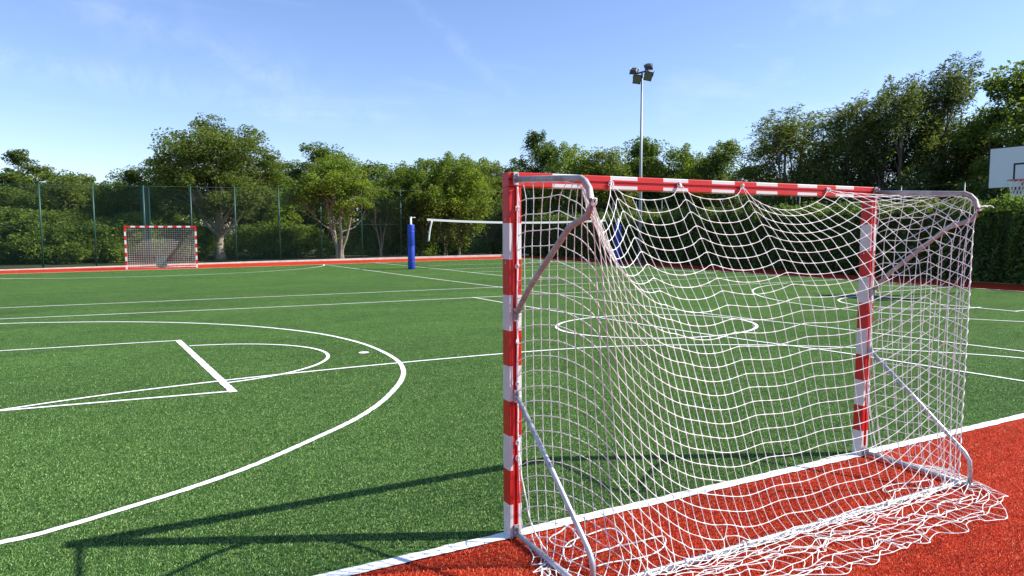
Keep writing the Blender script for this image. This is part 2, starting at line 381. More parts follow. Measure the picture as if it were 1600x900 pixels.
# ---- hanging net: rope network relaxed under gravity
CELL = .083
def lerp(a, b, t): return np.asarray(a) + (np.asarray(b) - np.asarray(a)) * t
def side_path(x, t):          # along the upper stanchion, 0 at post, 1 at bend tip
    P = np.array([(x, -.05, 2.02), (x, -.32, 2.008), (x, -.60, 1.99), (x, -.72, 1.965), (x, -.775, 1.895)])
    s = t * (len(P) - 1); i = min(int(s), len(P) - 2); return lerp(P[i], P[i + 1], s - i)
def build_net():
    """main grid = left side + back + right side below the bend tips; roof grid = crossbar back to the tips"""
    ns, nbk, ntop, nr = 10, 43, 9, 31; LS = 23
    tl = np.array([-1.535, -.780, 1.875]); tr = np.array([1.535, -.780, 1.895])
    nc = ns + nbk + ns + 1
    rr = np.random.default_rng(11)
    Mx = np.zeros((nc, nr, 3)); Mw = np.ones((nc, nr))
    c0, c1 = ns, ns + nbk
    top = [side_path(-1.555, i / ns) for i in range(ns)] + [lerp(tl, tr, k / nbk) for k in range(nbk + 1)] + [side_path(1.555, 1 - i / ns) for i in range(1, ns + 1)]
    for i in range(nc):
        p = top[i]; s = (i - c0) / nbk
        if i < c0 or i > c1:
            q = np.array([p[0], p[1] * 1.05, .03]); lash = LS
            out = np.array([-.3 if i < c0 else .6, -.45, 0])
        else:
            lash = LS - int(round(4.4 * math.sin(math.pi * min(max(s, 0), 1)) ** .6))
            q = np.array([-1.52 + 3.05 * s, -.792, .035]); out = np.array([.18 if s > .9 else 0, -1, 0.])
        for j in range(nr):
            if j <= lash: Mx[i, j] = lerp(p, q, j / lash)
            else:
                e = (j - lash) * CELL
                Mx[i, j] = q + out * (.40 * ((j - lash) / (nr - 1 - lash)) ** 1.25 * (1 + .06 * math.sin(i * .8))) * (1.0 if c0 <= i <= c1 else .8) + np.array([rr.normal() * .028, rr.normal() * .022, .02 + abs(rr.normal()) * .03])
        if c0 + 2 < i < c1 - 1 and (i % 3 == 0 or i > c1 - 4): Mw[i, lash] = 0; Mx[i, lash] = q
    for i in list(range(0, c0 + 1)) + list(range(c1, nc)): Mw[i, 0] = 0
    Mw[c1 + 1, LS] = 0; Mx[c1 + 1, LS] = (1.575, -.80, .05); Mw[c1, LS] = 0; Mx[c1, LS] = (1.57, -.82, .05); Mw[c1 - 1, LS] = 0; Mx[c1 - 1, LS] = (1.53, -.82, .045)
    Mw[c1, 1:LS] = .35
    for sx, i in ((-1, 0), (1, nc - 1)):
        for j in (0, 4, 8, 12, 16): Mw[i, j] = 0; Mx[i, j] = (sx * 1.535, -.055, 2.0 - .088 * j)
    # roof panel, row 0 on the crossbar, last row shared with the main grid
    T = np.zeros((nbk + 1, ntop + 1, 3)); Tw = np.ones((nbk + 1, ntop + 1))
    ties = {0: (-1.48, -.70, 1.99), 12: (-.905, -.055, 2.03), 19: (-.38, -.055, 2.04), 26: (.16, -.055, 2.04), 37: (1.0, -.055, 2.04), 43: (1.52, -.07, 2.01)}
    ks = sorted(ties)
    for i in range(nbk + 1):
        r0 = np.array([np.interp(i, ks, [ties[k][a] for k in ks]) for a in range(3)])
        for j in range(ntop + 1): T[i, j] = lerp(r0, top[c0 + i], j / ntop)
        if i in ties: Tw[i, 0] = 0
    for j in range(ntop + 1):
        # left edge slid along its tube and bunched at the bend, right edge spread along the tube
        T[0, j] = tl + np.array([.012, .10 * (1 - j / ntop) ** 1.5, .085 * (1 - j / ntop)]); Tw[0, j] = 0
        T[nbk, j] = side_path(1.535, .10 + .90 * j / ntop); Tw[nbk, j] = 0
    T[:, ntop] = Mx[c0:c1 + 1, 0]
    Mx += (Mw[..., None] > 0) * rr.normal(0, .005, Mx.shape); T += (Tw[..., None] > 0) * rr.normal(0, .005, T.shape)
    g = np.array([0, 0, -.0009])
    def rel(A, B, wa, wb):
        d = B - A; l = np.linalg.norm(d, axis=-1, keepdims=True) + 1e-9
        c = np.where(l > CELL, (l - CELL) / l, 0.0) * d
        w = (wa + wb)[..., None]; w = np.where(w > 0, w, 1)
        return c * (wa[..., None] / w), c * (wb[..., None] / w)
    def relax(X, W):
        for s in (0, 1):
            da, db = rel(X[s:-1:2], X[s + 1::2], W[s:-1:2], W[s + 1::2]); X[s:-1:2] += da; X[s + 1::2] -= db
            da, db = rel(X[:, s:-1:2], X[:, s + 1::2], W[:, s:-1:2], W[:, s + 1::2]); X[:, s:-1:2] += da; X[:, s + 1::2] -= db
    def spread(X, W, a, ex=1):             # stiff cord: threads resist bunching, pull slightly towards their neighbours' middle
        Lp = np.zeros_like(X); Lp[1:-1] = (X[2:] + X[:-2]) * .5 - X[1:-1]
        m = W.copy(); m[0] = 0; m[-1] = 0
        if ex > 1: m[ns - 2:ns + 3] *= .6; m[ns + nbk - 5:] = 0
        X += a * Lp * m[..., None]
    VM = np.zeros_like(Mx); VT = np.zeros_like(T)
    for step in range(430):
        k = .93 if step < 330 else .8
        oM, oT = Mx.copy(), T.copy()
        Mx = Mx + (Mw[..., None] > 0) * (VM * k + g); T = T + (Tw[..., None] > 0) * (VT * k + g)
        for it in range(14):
            relax(Mx, Mw); relax(T, Tw)
            a = .5 * (T[:, ntop] + Mx[c0:c1 + 1, 0]); a[0] = tl; a[-1] = tr
            T[:, ntop] = a; Mx[c0:c1 + 1, 0] = a
        hi = (Mx[..., 2] > .15)
        spread(Mx, Mw * hi, .26, 2); spread(T, Tw, .13)
        fl = (Mx[..., 2] < .012) & (Mw > 0)
        Mx[..., 2] = np.where(fl, .012, Mx[..., 2])
        nb_ = (Mx[..., 2] < .06) & (Mx[..., 1] > -.792) & (Mx[..., 1] < -.66) & (np.abs(Mx[..., 0]) < 1.5) & (Mw > 0)
        nb_[:c0 + 1] = False; nb_[c1:] = False
        Mx[..., 1] = np.where(nb_, -.792, Mx[..., 1])
        VM = np.clip(Mx - oM, -.02, .02); VT = np.clip(T - oT, -.02, .02)
        VM[fl] *= .15
        Mx = np.where(fl[..., None] & (np.arange(3) < 2), oM + (Mx - oM) * .35, Mx)
    fl = (Mx[..., 2] < .03) & (Mw > 0)              # round the kinks of the heap on the ground
    for it in range(2):
        A = Mx.copy(); A[1:-1, 1:-1] = .5 * Mx[1:-1, 1:-1] + .125 * (Mx[2:, 1:-1] + Mx[:-2, 1:-1] + Mx[1:-1, 2:] + Mx[1:-1, :-2])
        Mx = np.where(fl[..., None], A, Mx)
    jit = rr.normal(0, .042, Mx.shape); jit[1:-1] = (jit[1:-1] + jit[2:] + jit[:-2]) / 2.2
    Mx += fl[..., None] * jit * np.array([1, .75, 0]) * np.clip((-.80 - Mx[..., 1:2]) / .06, 0, 1)
    Mx[..., 2] += fl * np.abs(rr.normal(0, .008, fl.shape))
    return Mx, T

def net_mesh(b, X, r, sub=3, sides=4, skip_last=False):
    nc, nr = X.shape[:2]
    def th(P):
        Q = catmull(P, sub)
        rad = np.full(len(Q), r); rad[::sub] = r * 1.6
        b.tube(Q, rad, sides, cap=False)
    for i in range(nc): th(X[i])
    for j in range(nr - (1 if skip_last else 0)): th(X[:, j])

def wiggle(P, amp, seed, sub=6):
    q = catmull(P, sub); r_ = np.random.default_rng(seed)
    n = len(q); w = np.zeros_like(q)
    for k in (3, 7, 13): w += np.sin(np.linspace(0, k * 6.28, n)[:, None] + r_.uniform(0, 6, 3)) * amp / k ** .5
    return q + w
def knot(b, p, r, seed):
    r_ = np.random.default_rng(seed); a = r_.uniform(0, 6)
    t = np.linspace(0, 12.5, 22)
    P = np.stack([np.cos(t + a) * r * (.5 + .3 * np.sin(t * .6)), np.sin(t * 1.3) * r * .6, np.sin(t + a) * r], 1) + np.array(p)
    b.tube(P, r * .28, 5)

g1 = empty('handball_goal', (0, 0, 0), 'large red and white handball goal close to the camera with a sagging white net', 'goal', 'handball goals on the pitch')
goal_frame(g1)
Xm, Xt = build_net()
nb = MB(); net_mesh(nb, Xm, .0022); net_mesh(nb, Xt, .0022, skip_last=True)
net = nb.build('net', M['cord'], g1, True)
# cords: head rope along the uprights, lashing on the rear bar, ties, loose loops on the ground
for sx in (-1, 1):
    cb = MB()
    P = [(sx * 1.535, -.052, 2.0), (sx * 1.532, -.050, 1.6), (sx * 1.536, -.05, 1.2), (sx * 1.533, -.05, .8), (sx * 1.528, -.06, .5), (sx * 1.52, -.10, .3), (sx * 1.50, -.17, .1), (sx * 1.49, -.3, .02)]
    cb.tube(wiggle(P, .004, 3 + sx, 10), .0042, 6)
    for k, z in enumerate((1.88, 1.56, 1.14, .90, .56, .47)): knot(cb, (sx * 1.535, -.055, z), .013, 40 + k + sx)
    cb.build('head_rope', M['cord'], net, True)
cb = MB()
t = np.linspace(0, 1, 640); xx = -1.36 + 2.84 * t
P = np.stack([xx, -.765 + .0180 * np.cos(t * 330), .024 + .0180 * np.sin(t * 330) + .002], 1); cb.tube(P, .0028, 5)
cb.tube(wiggle([(-1.36, -.775, .042), (-.7, -.778, .043), (0, -.776, .042), (.8, -.778, .043), (1.5, -.775, .042)], .0018, 8, 20), .006, 6)
cb.build('lashing_cord', M['cord'], net, True)
def tie(p, r, seed):
    cb = MB(); knot(cb, p, r, seed); cb.build('net_tie', M['cord'], net, True)
for k, (x, z) in enumerate([(-.905, 2.035), (-.38, 2.045), (.16, 2.045), (1.0, 2.045)]): tie((x, -.052, z), .016, 70 + k)
tie((-1.525, -.785, 1.885), .018, 80); tie((1.55, -.785, 1.90), .017, 81)
for k, x in enumerate((-1.18, -.52, .1, .72, 1.3)): tie((x, -.78, .046), .015, 90 + k)
def loop(cx, cy, rx, ry, th, seed, z=.012):
    e = ell(cx, cy, rx, ry, th); r_ = np.random.default_rng(seed)
    a = np.linspace(0, 6.283, len(e))
    e = e + np.stack([np.sin(2 * a + r_.uniform(0, 6)), np.cos(3 * a)], 1) * .02
    P = np.c_[e, z + .004 * np.sin(a * 2)]
    cb = MB(); cb.tube(np.concatenate([P, P[:3]]), .004, 5); cb.build('loose_cord', M['cord'], net, True)
loop(-1.22, -.33, .24, .10, .35, 1); loop(-1.10, -.50, .28, .08, .1, 2); loop(-1.30, -.20, .12, .07, .9, 3, .02)
loop(1.20, -.62, .24, .05, -.1, 4)
for P in ([(1.54, -.79, 1.90), (1.57, -.80, 1.912), (1.60, -.81, 1.908)], [(1.54, -.78, 1.90), (1.58, -.80, 1.915), (1.63, -.82, 1.912), (1.645, -.825, 1.90)]):
    cb = MB(); cb.tube(wiggle(P, .002, 5), .003, 5); cb.build('loose_cord', M['cord'], net, True)

# far goal: faces the camera, taut tidy net
g2 = empty('handball_goal', (-2.94, 34.4, 0), 'distant red and white goal at the far end of the pitch before the trees', 'goal', 'handball goals on the pitch', R(180))
for ch in list(g1.children):
    if ch.name.split('.')[0] == 'net': continue
    c = ch.copy(); col.objects.link(c); c.parent = g2
    for s in ch.children:
        d = s.copy(); col.objects.link(d); d.parent = c
fx = MB()
nc, nr = 31, 22
A = np.zeros((nc, nr, 3))
for i in range(nc):
    for j in range(nr):
        t = j / (nr - 1); s = i / (nc - 1) * 2 - 1
        sag = .10 * (1 - s * s) * math.sin(math.pi * min(1, t * 1.3)) if t < .77 else 0
        A[i, j] = (s * 1.5, -.05 - .72 * t ** .7 + .12 * math.sin(3.14 * t) * (1 - s * s), 2.0 * (1 - t) + .02 - sag * .6)
net_mesh(fx, A, .0042, 1, 3)
for sx in (-1, 1):
    B = np.zeros((8, nr, 3))
    for i in range(8):
        for j in range(nr):
            t = j / (nr - 1); B[i, j] = (sx * 1.53, -.05 - (.73 * t ** .7) * i / 7, 2.0 * (1 - t) + .02)
    net_mesh(fx, B, .0042, 1, 3)
fx.build('net', M['farcord'], g2)

# ------------------------------------------------------------------ volleyball posts and net
def padded_post(name, x, y, label):
    r = empty(name, (x, y, 0), label, 'post', 'volleyball posts')
    b = MB(); b.tube([(0, 0, 0), (0, 0, 2.44)], .045, 12); b.tube([(0, 0, 2.44), (0, 0, 2.46)], .055, 12); b.tube([(0, 0, 2.42), (.22, 0, 2.43)], .014, 6)
    b.build('pole', M['polewhite'], r, True)
    b = MB(); P = [(0, 0, .02), (0, 0, .05), (0, 0, 1.05), (0, 0, 1.065), (0, 0, 1.08), (0, 0, 2.06), (0, 0, 2.10)]
    b.tube(P, [.155, .165, .165, .158, .165, .165, .150], 18)
    for z in (.35, 1.07, 1.75): b.tube([(0, 0, z - .02), (0, 0, z + .02)], .1672, 18)
    b.build('pad', M['blue'], r, True)
    return r
padded_post('volleyball_post', 7.40, 27.30, 'blue padded volleyball post standing clear in the open left of the near goal')
padded_post('volleyball_post', 18.64, 26.46, 'blue padded volleyball post glimpsed through the near goal net')
vn = empty('volleyball_net', (13.02, 26.88, 0), 'slack volleyball net with white top tape hung between two blue padded posts', 'net', rz=math.atan2(26.46 - 27.3, 18.64 - 7.4))
def vz(x): return 2.33 - .13 * (1 - (x / 4.85) ** 2)
xs = np.linspace(-4.85, 4.85, 25)
b = MB()
for k in range(24):
    x0, x1 = xs[k], xs[k + 1]
    b.add([(x0, -.02, vz(x0) - .05), (x1, -.02, vz(x1) - .05), (x1, -.02, vz(x1) + .05), (x0, -.02, vz(x0) + .05), (x0, .02, vz(x0) - .05), (x1, .02, vz(x1) - .05), (x1, .02, vz(x1) + .05), (x0, .02, vz(x0) + .05)],
          [(0, 1, 2, 3), (5, 4, 7, 6), (3, 2, 6, 7), (1, 0, 4, 5)] + ([(0, 3, 7, 4)] if k == 0 else []) + ([(1, 5, 6, 2)] if k == 23 else []))
b.build('top_tape', M['tape'], vn)
for sx in (-1, 1):
    b = MB(); x = sx * 4.62; P = catmull([(x, -.0, vz(x) - .055), (x - sx * -.10, .02, vz(x) - .5), (x - sx * -.16, .05, vz(x) - 1.02)], 5) if sx < 0 else catmull([(x, 0, vz(x) - .055), (x - .02, 0, vz(x) - .5), (x + .03, 0, vz(x) - .98)], 5)
    b.tube(P, .042 if sx < 0 else .03, 6); b.build('side_tape', M['tape'], vn, True)
b = MB()
for k in range(11):
    z = .1 * k
    b.tube([(x, 0, vz(x) - .05 - z * (1 - .1 * abs(x) / 4.85)) for x in xs[1:-1:2]], .0048, 3, False)
for x in np.arange(-4.45, 4.46, .1): b.tube([(x, 0, vz(x) - .05), (x, 0, vz(x) - 1.03)], .0042, 3, False)
b.build('mesh', M['blackcord'], vn)
b = MB()
for sx in (-1, 1):
    for z0, z1 in ((vz(4.85), 2.40), (1.35, 1.3)): b = MB(); b.tube([(sx * 4.8, 0, z0), (sx * 5.6, 0, z1)], .006, 4); b.build('tension_cord', M['blackcord'], vn)


# ------------------------------------------------------------------ wire mesh fences
def fence(root, pts, heights, posts, cell, wr, pr, double_at=None, rails=()):
    """pts: run of points; posts: distances along the run"""
    P = np.array(pts, float); seg = np.linalg.norm(np.diff(P, axis=0), axis=1); cum = np.r_[0, np.cumsum(seg)]
    tot = cum[-1]
    o = np.array(root.location)
    def at(s): return np.array([np.interp(s, cum, P[:, 0]), np.interp(s, cum, P[:, 1]), 0]) - np.array([o[0], o[1], 0])
    def hh(s): return np.interp(s, [0, tot], heights)
    for s in posts:
        b = MB(); p = at(s); b.tube([p, p + np.array([0, 0, hh(s) + .04])], pr, 8); b.tube([p + np.array([0, 0, hh(s) + .04]), p + np.array([0, 0, hh(s) + .07])], [pr * 1.15, pr * .5], 8)
        b.build('post', M['greensteel'], root, True)
    b = MB()
    for fr in (1.0,) + tuple(rails): b.tube([at(s) + np.array([0, .0, hh(s) * fr]) for s in np.linspace(0, tot, 12)], (.014 if pr > .037 else .006) if fr == 1 else .007, 5)
    b.build('rail', M['greensteel'], root)
    b = MB(); off = np.array([0, -.035, 0])
    H = max(heights)
    for sgn in (1, -1):
        for s0 in np.arange(-H, tot + H, cell):
            a = [s0, 0.0]; e = [s0 + sgn * H, H]
            # clip to the run
            tt = [t for t in np.linspace(0, 1, 9)]
            q = [(s0 + sgn * H * t, H * t) for t in tt]
            q = [(s, z) for s, z in q if 0 <= s <= tot and z <= hh(s) + .02]
            if len(q) > 1: b.tube([at(s) + off + np.array([0, 0, z]) for s, z in (q[0], q[-1])], wr, 3, False)
    b.build('wire_mesh', M['wire'], root)
FP = [(-30, 35.0), (-10, 37.9), (19.6, 42.3), (22.9, 42.8)]
cumx = lambda x: math.hypot(20, 2.9) + (x + 10) * math.hypot(1, .1486)
f1 = empty('mesh_fence', (-10, 37.9, 0), 'tall dark green wire mesh fence running along the far end in front of the trees', 'fence')
fence(f1, FP, (3.75, 4.75), [1, 4, 7.2, 10.4, 13.5, 16.6, 19.6] + [cumx(x) for x in (-8.25, -5.97, -3.66, -1.34, .99, 3.49, 6.05, 8.73, 11.51, 14.31, 17.2, 19.9, 22.5)], .075, .0019, .042, rails=(.5, .03))
f2 = empty('mesh_fence', (22.95, 8, 0), 'green wire mesh fence showing above the clipped hedge on the right side', 'fence')
fence(f2, [(22.95, -6), (22.95, 42.6)], (3.35, 3.6), list(np.arange(.5, 48.4, 2.4)), .075, .0022, .0365, rails=(.5,))
# broad steel column and box behind the far goal
b = MB()
for dx in (-.155, .155): b.box((dx, 0, 2.15), (.06, .24, 4.3))
b.box((0, .03, 2.15), (.25, .02, 4.3)); b.box((-.27, .10, 2.1), (.05, .06, 4.2)); b.box((0, 0, 4.315), (.40, .28, .03))
cst = b.build('steel_column', M['greensteel']); cst.location = (-3.55, 41.2, 0)
tag(cst, 'broad dark green ribbed steel column rising behind the far goal', 'column')
bx = empty('storage_box', (-2.95, 36.0, 0), 'low teal box standing on the red strip behind the far goal net', 'box')
b = MB(); b.box((0, 0, .30), (.50, .45, .60)); b.build('body', M['teal'], bx)
b = MB(); b.box((0, 0, .635), (.55, .50, .05)); b.box((0, -.262, .60), (.1, .02, .06)); b.build('lid', M['greensteel'], bx)

# ------------------------------------------------------------------ floodlight mast
fm = empty('floodlight_mast', (19.6, 25.8, 0), 'tall slim grey floodlight mast carrying four dark lamps above the trees', 'mast')
b = MB(); b.tube([(0, 0, 0), (0, 0, 3.5), (0, 0, 9.98)], [.10, .085, .05], 12); b.tube([(0, 0, 0), (0, 0, .05)], .2, 12); b.build('pole', M['mast'], fm, True)
vd = Vector((.64, .77, 0)).normalized()             # looking from the pitch corner
sd = Vector((vd.y, -vd.x, 0))
def wp(s, d, z): return np.array(sd * s + vd * d) + np.array([0, 0, z])
b = MB(); b.tube([wp(-.38, 0, 9.92), wp(.36, 0, 10.08)], .045, 8); b.tube([wp(-.30, -.25, 9.94), wp(-.30, .25, 9.94)], .028, 6); b.tube([wp(.30, -.25, 10.07), wp(.30, .25, 10.07)], .028, 6)
b.build('crossarm', M['lampbody'], fm, True)
def lamp(s, d, z, facing, tilt, roll):
    # housing: tapered back, glass front
    f = (vd * -1 if facing < 0 else vd)
    fz = Vector((f.x * math.cos(tilt), f.y * math.cos(tilt), -math.sin(tilt)))
    rx = Vector((-f.y, f.x, 0)); uz = rx.cross(fz) * -1
    ux = rx * math.cos(roll) + uz * math.sin(roll); uy = uz * math.cos(roll) - rx * math.sin(roll)
    c = Vector(wp(s, d, z))
    def q(a, bb, dd): return tuple(c + ux * a + uy * bb + fz * dd)
    S_ = .86; q0 = q
    q = lambda a, bb, dd: q0(a * S_, bb * S_, dd * S_)
    V = [q(-.24, -.29, .09), q(.24, -.29, .09), q(.24, .29, .09), q(-.24, .29, .09), q(-.24, -.29, .02), q(.24, -.29, .02), q(.24, .29, .02), q(-.24, .29, .02), q(-.13, -.17, -.13), q(.13, -.17, -.13), q(.13, .17, -.13), q(-.13, .17, -.13)]
    h = MB(); h.add(V, [(0, 1, 5, 4), (1, 2, 6, 5), (2, 3, 7, 6), (3, 0, 4, 7), (4, 5, 9, 8), (5, 6, 10, 9), (6, 7, 11, 10), (7, 4, 8, 11), (8, 9, 10, 11), (3, 2, 1, 0)])
    h.tube([q(-.26, 0, .03), q(-.26, .36, -.05)], .014, 5); h.tube([q(.26, 0, .03), q(.26, .36, -.05)], .014, 5)
    lo = h.build('lamp', M['lampbody'], fm)
    h = MB(); h.add([q(-.20, -.25, .094), q(.20, -.25, .094), q(.20, .25, .094), q(-.20, .25, .094)], [(0, 1, 2, 3)]); h.build('glass', M['lampglass'], lo)
lamp(-.24, -.22, 9.63, -1, R(38), R(-10)); lamp(.33, -.22, 9.76, -1, R(38), R(-16))
lamp(-.42, .22, 10.14, 1, R(52), R(8)); lamp(.33, .22, 10.32, 1, R(52), R(-6))

# ------------------------------------------------------------------ basketball hoop
bs = empty('basketball_hoop', (17.0, 6.42, 0), 'white basketball backboard with an orange rim and white net at the right edge', 'hoop')
b = MB(); b.box((0, 0, 3.425), (.04, 1.8, 1.05)); bd = b.build('backboard', M['board'], bs)
b = MB()
def rect(w, h, zc, t, x=-.0215):
    b.box((x, 0, zc + h / 2 - t / 2), (.005, w, t)); b.box((x, 0, zc - h / 2 + t / 2), (.005, w, t))
    b.box((x, w / 2 - t / 2, zc), (.005, t, h - 2 * t)); b.box((x, -w / 2 + t / 2, zc), (.005, t, h - 2 * t))
rect(.62, .48, 3.28, .045)
b.box((0, 0, 3.965), (.05, 1.82, .03)); b.box((0, .912, 3.425), (.05, .022, 1.05)); b.box((0, -.912, 3.425), (.05, .022, 1.05)); b.box((0, 0, 2.888), (.05, 1.82, .022))
b.build('board_marking', M['blackpaint'], bd)
b = MB(); t = np.linspace(0, 2 * math.pi, 33); b.tube([(-.40 + .225 * math.cos(a), .225 * math.sin(a), 3.05) for a in t], .012, 6, False); b.box((-.095, 0, 3.05), (.15, .12, .03)); b.box((-.024, 0, 3.0), (.008, .2, .16)); b.build('rim', M['orange'], bs, True)
b = MB()
for k in range(12):
    for sgn in (1, -1):
        P = []
        for j in range(6):
            f_ = j / 5; a = (k + sgn * f_ * 2) * 2 * math.pi / 12; rr_ = .225 - .10 * f_ ** .7
            P.append((-.40 + rr_ * math.cos(a), rr_ * math.sin(a), 3.045 - .42 * f_))
        b.tube(P, .006, 4, False)
b.build('hoop_net', M['cord'], bs)
b = MB(); b.tube([(2.6, 0, 0), (2.6, 0, 2.6), (2.45, 0, 3.1), (1.9, 0, 3.35), (.05, 0, 3.42)], .075, 10); b.tube([(2.55, 0, 2.5), (.05, .35, 3.1)], .03, 6); b.tube([(2.55, 0, 2.5), (.05, -.35, 3.1)], .03, 6); b.box((2.6, 0, .02), (.5, .5, .04)); b.build('support_pole', M['greensteel'], bs, True)

# ------------------------------------------------------------------ vegetation
def leaves(C, size, r_, aspect=.55, droop=0.0, lift=0.0):
    """C: leaf centres -> bent diamond leaf sprays"""
    n = len(C)
    d = r_.normal(size=(n, 3)); d[:, 2] = d[:, 2] * .6 - droop + lift; d /= np.linalg.norm(d, axis=1)[:, None]
    a = r_.normal(size=(n, 3)); s = np.cross(d, a); s /= np.linalg.norm(s, axis=1)[:, None]
    nn = np.cross(d, s)
    l = size * r_.uniform(.6, 1.3, n)[:, None]; w = l * aspect * r_.uniform(.7, 1.2, n)[:, None]
    V = np.stack([C - d * l * .5, C + s * w * .5 + nn * l * .10, C + d * l * .5, C - s * w * .5 + nn * l * .10], 1)
    return V.reshape(-1, 3)
def make_tree(seed, H, Wd, base, lobes, nclump, per, leaf, crad, leafm, barkm, trunk_r, stems=1, aspect=.55, droop=0, lift=0, upright=0.0, profile='round', flat=.65, plume=.19):
    """returns (trunk MB, crown verts). crown = lobed envelope filled with leaf clumps on twigs"""
    r_ = np.random.default_rng(seed)
    Hc = H - base
    lob = []
    for k in range(lobes):
        t = (k + .5 + r_.uniform(-.3, .3)) / lobes
        if profile == 'round': w = math.sqrt(max(.05, 1 - (2 * (t * .86 + .02) - .86) ** 2))
        elif profile == 'point': w = (1 - t) ** .75 * 1.0 + .10
        elif profile == 'broad': w = math.sqrt(max(.05, 1 - (t * .95) ** 2))
        else: w = .9 if t < .45 else max(.16, .9 - 1.0 * (t - .45))
        a = k * 2.4 + r_.uniform(-.5, .5)
        rad = min(Wd / 2 * r_.uniform(.30, .58), Hc * .34) * (1 if profile != 'point' else (.55 + .6 * (1 - t)))
        dist = max(0, Wd / 2 * w - rad * .8) * r_.uniform(.6, 1.1)
        lob.append((np.array([dist * math.cos(a), dist * math.sin(a), base + Hc * t]), rad))
    # top-most lobe reaches H
    zt = max(c[2] + r * .85 for c, r in lob); zb = min(c[2] - r * .85 for c, r in lob)
    lob = [(np.array([c[0], c[1], base + (c[2] - zb) * Hc / (zt - zb)]), r) for c, r in lob]
    cl = []
    for i in range(nclump):
        c, rad = lob[i % lobes]
        d = r_.normal(size=3); d /= np.linalg.norm(d)
        p = c + d * rad * r_.uniform(.45, 1.0) * np.array([1, 1, .85 + upright])
        p[2] = max(p[2], base * .8)
        if p[2] > H: p[2] = H - r_.random() * .25 * Hc
        cl.append(p)
    cl = np.array(cl)
    for it in range(2):                              # no clump floats free of the crown
        D = np.linalg.norm(cl[:, None] - cl[None], axis=2); o3 = np.argsort(D, axis=1)[:, 1:5]
        far = np.take_along_axis(D, o3, 1)[:, 3] > 3.2 * crad
        cl = np.where(far[:, None], .35 * cl + .65 * cl[o3].mean(1), cl)
    tb = MB()
    stm = []
    for s in range(stems):
        a = s * 2 * math.pi / max(1, stems) + .4
        lean = 0 if stems == 1 else Wd * .20 * r_.uniform(.7, 1.2)
        z1 = base + Hc * .72
        P = [np.array([(.16 * math.cos(a) if stems > 1 else 0), (.16 * math.sin(a) if stems > 1 else 0), -.1])]
        for t in (.12, .25, .45, .65, .85, 1):
            P.append(np.array([math.cos(a) * lean * t ** 1.1, math.sin(a) * lean * t ** 1.1, z1 * t]) + np.r_[r_.normal(0, .07 * H / 8, 2), 0])
        P = catmull(P, 3); rad = trunk_r * (1 - .82 * np.linspace(0, 1, len(P))); rad[:2] *= 1.25
        tb.tube(P, rad, 8); stm.append((P, rad))
    # limbs to lobes, twigs to clumps
    for k, (c, rad) in enumerate(lob):
        P, rr_ = stm[k % stems]
        zst = max(base * .55, c[2] - (.35 + .5 * upright) * Hc - rad * .4)
        i0 = int(np.argmin(np.abs(P[:, 2] - zst))); p0 = P[i0]
        md = lerp(p0, c, .5) + np.array([0, 0, -.08 * np.linalg.norm(c - p0)]) + r_.normal(0, .10, 3)
        Lp = catmull([p0, md, c], 5); r0 = max(rr_[i0] * .62, .02)
        tb.tube(Lp, np.linspace(r0, .018, len(Lp)), 6, False)
        for i in range(k, nclump, lobes):
            if r_.random() < .55:
                j = r_.integers(len(Lp) // 2, len(Lp)); tb.tube([Lp[j], lerp(Lp[j], cl[i], .5) + r_.normal(0, .06, 3), cl[i]], [.020, .014, .006], 3, False)
    n = nclump * per
    ci = np.repeat(np.arange(nclump), per)
    sc_ = r_.uniform(.55, 1.35, nclump)[ci][:, None] * crad
    nd = r_.normal(size=(n, 3)); nd *= np.minimum(1, 1.7 / np.linalg.norm(nd, axis=1))[:, None]
    C = cl[ci] + nd * sc_ * np.array([1, 1, flat])
    C[:, 2] = np.maximum(C[:, 2], .08)
    if upright:                                     # shoots sweep upward and to one side
        s = r_.uniform(0, 1, n)[:, None]
        ln = r_.uniform(.7, 1.5, nclump)[ci][:, None] * 1.15
        dv = np.array([.50, -.24, 1.0]) + r_.normal(0, .22, (nclump, 3)); dv = dv[ci]
        C = cl[ci] + nd * (plume * .4 + plume * (1 - s)) + dv * (s * ln - .45) * upright
    zq = np.quantile(C[:, 2], .998); C[:, 2] = np.where(C[:, 2] > base, base + (C[:, 2] - base) * (H - base) / (zq - base), C[:, 2])
    C[:, 2] = np.where(C[:, 2] > H * 1.03, H * 1.03 - r_.random(len(C)) * .3, C[:, 2])
    return tb, leaves(C, leaf, r_, aspect, droop, lift), leafm, barkm, H, Wd

